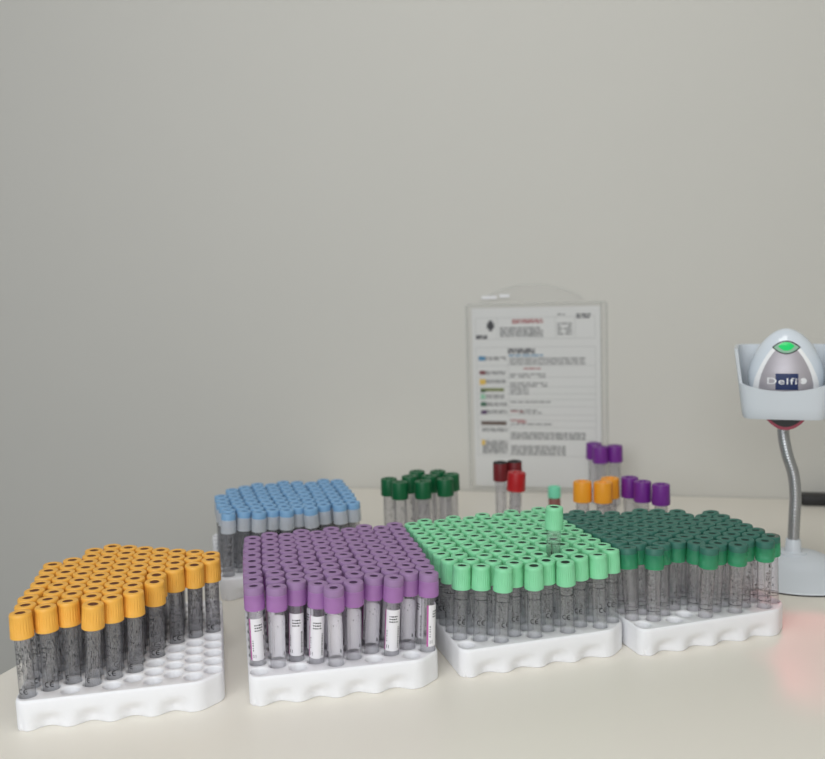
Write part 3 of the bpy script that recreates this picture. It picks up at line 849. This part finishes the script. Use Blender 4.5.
link('scan_window_rim', mesh_from(bm, 'scan_window_rim', M_REDWIN), sh)

# ------------------------------------------------------------------ black strip on the desk by the wall
bar = bmesh.new(); box(bar, 0, 78, -14, 14, 0, 15); bevel(bar, 3, 3)
o = link('black_bar', mesh_from(bar, 'black_bar', M_BLK), None, (561, 1379, 0.2), (0, 0, math.atan2(WD.y, WD.x)))
tag(o, 'low black bar lying on the desk along the wall, behind the scanner stand', 'bar')

# ------------------------------------------------------------------ notice in a clear sleeve on the wall
WALLM = Matrix(((WD.x, WN.x, 0, WA.x * K), (WD.y, WN.y, 0, WA.y * K), (0, 0, 1, 0), (0, 0, 0, 1)))   # x along the wall, y into it
sl = thing('notice_sleeve', 'A4 tube colour chart in a clear plastic sleeve on the wall', 'notice')
sl.matrix_world = WALLM
def flat(name, material, rects, d, parent, th=0.15):
    bm = bmesh.new()
    for x0, x1, z0, z1 in rects: box(bm, x0, x1, -d - th, -d, z0, z1)
    return link(name, mesh_from(bm, name, material, smooth=False), parent)
X0, X1, Z0, Z1 = 37.0, 251.0, 7.0, 299.0
sheet = flat('paper_sheet', M_SHEET, [(43, 243, 9, 294)], 1.0, sl, 0.3)
# picture (569 px crop, 3.161 px per image px) -> sheet coordinates
def cx(u): return 40.3 + (450 + u / 3.161 - 470) * (208.9 / 136.0)
def cz(v): return 299.8 - (270 + v / 3.161 - 303) * (294.0 / 184.0)
def pr_(l): return [(cx(a), cx(b), cz(d), cz(c)) for a, b, c, d in l]
P_GREY = mat('grey_print', srgb(150, 150, 150), 0.7); P_DARK = mat('dark_print', srgb(92, 92, 96), 0.7)
P_LINE = mat('table_rule_print', srgb(192, 192, 190), 0.7)
rnd = random.Random(4)
def lines(u0, u1, v0, v1, step, h=4, fill=0.8):
    h += 1; fill = min(1, fill + 0.12)
    out = []; v = v0
    while v < v1:
        u = u0
        while u < u1:
            w = rnd.uniform(8, 26)
            if rnd.random() < fill: out.append((u, min(u + w, u1), v, v + h))
            u += w + rnd.uniform(2, 5)
        v += step
    return out
grey = lines(160, 290, 176, 206, 8, 5) + lines(255, 300, 186, 204, 8, 4) + lines(345, 392, 165, 200, 8, 4) + lines(345, 370, 137, 145, 8, 4) + lines(190, 432, 272, 296, 8, 4, .9) + lines(190, 305, 321, 330, 8, 4)
grey += lines(190, 310, 349, 360, 8, 4) + lines(190, 250, 366, 384, 8, 4) + lines(190, 320, 408, 416, 8, 4) + lines(190, 290, 434, 448, 8, 4) + lines(190, 325, 478, 486, 8, 4) + lines(190, 430, 506, 524, 8, 5, .95)
grey += lines(190, 366, 548, 578, 8, 5, .9) + lines(106, 178, 268, 280, 6, 4) + lines(110, 176, 313, 324, 6, 4) + lines(110, 176, 340, 352, 6, 4) + lines(110, 170, 388, 398, 6, 4) + lines(95, 178, 494, 506, 6, 4, .95) + lines(95, 178, 534, 572, 7, 5, .95) + lines(110, 178, 436, 446, 6, 4) + lines(110, 178, 412, 424, 6, 4)
flat('small_print', P_GREY, pr_(grey), 1.32, sheet, 0.08)
dark = [(118, 142, 162, 180), (124, 136, 154, 188)] + lines(82, 118, 200, 212, 6, 5, .95) + lines(186, 272, 243, 252, 8, 6, .95) + lines(405, 450, 138, 148, 8, 5, .95)
flat('heading_print', P_DARK, pr_(dark), 1.32, sheet, 0.08)
flat('table_rules', P_LINE, pr_([(80, 464, v, v + 1.6) for v in (146, 212, 238, 296, 332, 362, 384, 402, 424, 450, 468, 490, 528, 580)] +
     [(u, u + 1.6, 146, 212) for u in (80, 150, 338, 400, 463)] + [(u, u + 1.6, 238, 580) for u in (80, 184, 463)]), 1.32, sheet, 0.06)
def blot(name, c, l): flat(name, mat(name, srgb(*c), 0.7), pr_(l), 1.32, sheet, 0.1)
blot('blue_print', (84, 140, 176), [(88, 110, 266, 280)] + lines(188, 298, 262, 268, 8, 4))
blot('red_print', (176, 120, 120), lines(200, 300, 152, 164, 7, 5, .95) + lines(190, 290, 303, 310, 8, 4) + lines(190, 240, 466, 476, 6, 4) + lines(190, 232, 438, 442, 6, 3))
blot('dark_red_print', (122, 52, 60), [(90, 110, 312, 324)])
blot('yellow_print', (226, 190, 92), [(90, 110, 338, 356)] + lines(190, 214, 338, 344, 8, 4) + [(92, 104, 532, 548)])
blot('olive_print', (122, 132, 76), [(92, 170, 367, 377)])
blot('pale_green_print', (150, 200, 170), [(92, 108, 386, 402)])
blot('green_print', (52, 104, 80), [(92, 110, 411, 424), (92, 110, 371, 380)])
blot('purple_print', (88, 60, 100), [(92, 112, 437, 449)])
blot('brown_print', (104, 88, 80), [(92, 176, 472, 484)])
# clear front sheet, welded edges and the arched tab with its strip of white tape
bm = bmesh.new()
bm.faces.new([bm.verts.new(p) for p in ((X0, -2.2, Z0), (X1, -2.2, Z0), (X1, -2.2, Z1), (X0, -2.2, Z1))])
link('sleeve_front', mesh_from(bm, 'sleeve_front', M_SLEEVE, smooth=False), sl)
flat('sleeve_edge', M_SLEDGE, [(X0 - 3.5, X0, Z0, Z1), (X1, X1 + 2.5, Z0, Z1), (X1 - 8, X1 - 6.5, Z0, Z1), (X0, X1, Z0 - 2, Z0), (X0, X1, Z1, Z1 + 2)], 1.6, sl, 1.0)
bm = bmesh.new()
arc = [(53, 303)] + [(53 + (222 - 53) * t, 303 + 27 * math.sin(PI * t) ** 0.8 + 0 * t) for t in [i / 24 for i in range(1, 24)]] + [(222, 303)]
v0 = [bm.verts.new((x, -1.8, z)) for x, z in arc]
bm.faces.new(v0)
link('hanging_tab', mesh_from(bm, 'hanging_tab', M_SLEEVE, smooth=False), sl)
bm = bmesh.new()
for (x0, z0), (x1, z1) in zip(arc[1:-1], arc[2:-1]):
    vs = [bm.verts.new(p) for p in ((x0, -2.0, z0 - 1.2), (x1, -2.0, z1 - 1.2), (x1, -2.0, z1 + 0.8), (x0, -2.0, z0 + 0.8))]
    bm.faces.new(vs)
link('tab_edge', mesh_from(bm, 'tab_edge', M_SLEDGE, smooth=False), sl)
flat('white_tape', M_WHITE, [(60, 84, 308, 313), (88, 104, 310, 315)], 2.1, sl, 0.2)

# ------------------------------------------------------------------ light
W = bpy.data.worlds.new('room_light'); SC.world = W; W.use_nodes = True
bg = W.node_tree.nodes['Background']
bg.inputs['Color'].default_value = (0.93, 0.96, 1.0, 1); bg.inputs['Strength'].default_value = 0.34
def area(name, loc, target, sx, sy, power, col=(1, 1, 1)):
    l = bpy.data.lights.new(name, 'AREA'); l.shape = 'RECTANGLE'; l.size = sx * K; l.size_y = sy * K; l.energy = power; l.color = col
    o = bpy.data.objects.new(name, l); COL.objects.link(o)
    o.location = Vector(loc) * K
    o.rotation_euler = (Vector(target) - Vector(loc)).to_track_quat('-Z', 'Y').to_euler()
    return o
area('ceiling_lamp', (-60, 480, 1750), (-20, 700, 0), 700, 700, 6.5, (1.0, 0.98, 0.95))
area('window_light', (-420, -650, 750), (-60, 900, 60), 1300, 900, 16.0, (0.94, 0.975, 1.0))
# the scanner's red aiming light, shining down in front of the stand
sp = bpy.data.lights.new('scanner_beam', 'SPOT'); sp.energy = 0.46; sp.color = (1.0, 0.07, 0.16); sp.spot_size = math.radians(40); sp.spot_blend = 0.5; sp.shadow_soft_size = 0.014
so = bpy.data.objects.new('scanner_beam', sp); COL.objects.link(so)
so.location = (HM @ Vector((0, -32 * K, (ZB - 14) * K)))
so.rotation_euler = (Vector((378, 868, 0)) * K - so.location).to_track_quat('-Z', 'Y').to_euler()

# ------------------------------------------------------------------ camera
CH = 362.48; PITCH = 0.11637; ROLL = -0.03213; FPX = 964.67
cam = bpy.data.cameras.new('camera'); co = bpy.data.objects.new('camera', cam); COL.objects.link(co)
cam.sensor_fit = 'HORIZONTAL'; cam.sensor_width = 36; cam.lens = FPX / 825 * 36
cam.clip_start = 0.01; cam.clip_end = 30
co.matrix_world = Matrix.Translation((0, 0, CH * K)) @ Matrix.Rotation(PI / 2 - PITCH, 4, 'X') @ Matrix.Rotation(ROLL, 4, 'Z')
cam.dof.use_dof = True; cam.dof.focus_distance = 0.865; cam.dof.aperture_fstop = cam.lens / 7.5
SC.camera = co

SC.view_settings.view_transform = 'Standard'; SC.view_settings.look = 'None'
SC.view_settings.gamma = 1; SC.view_settings.use_curve_mapping = False
SC.view_settings.exposure = 0.0
SC.cycles.transparent_max_bounces = 64
SC.cycles.max_bounces = 10
SC.cycles.use_denoising = True
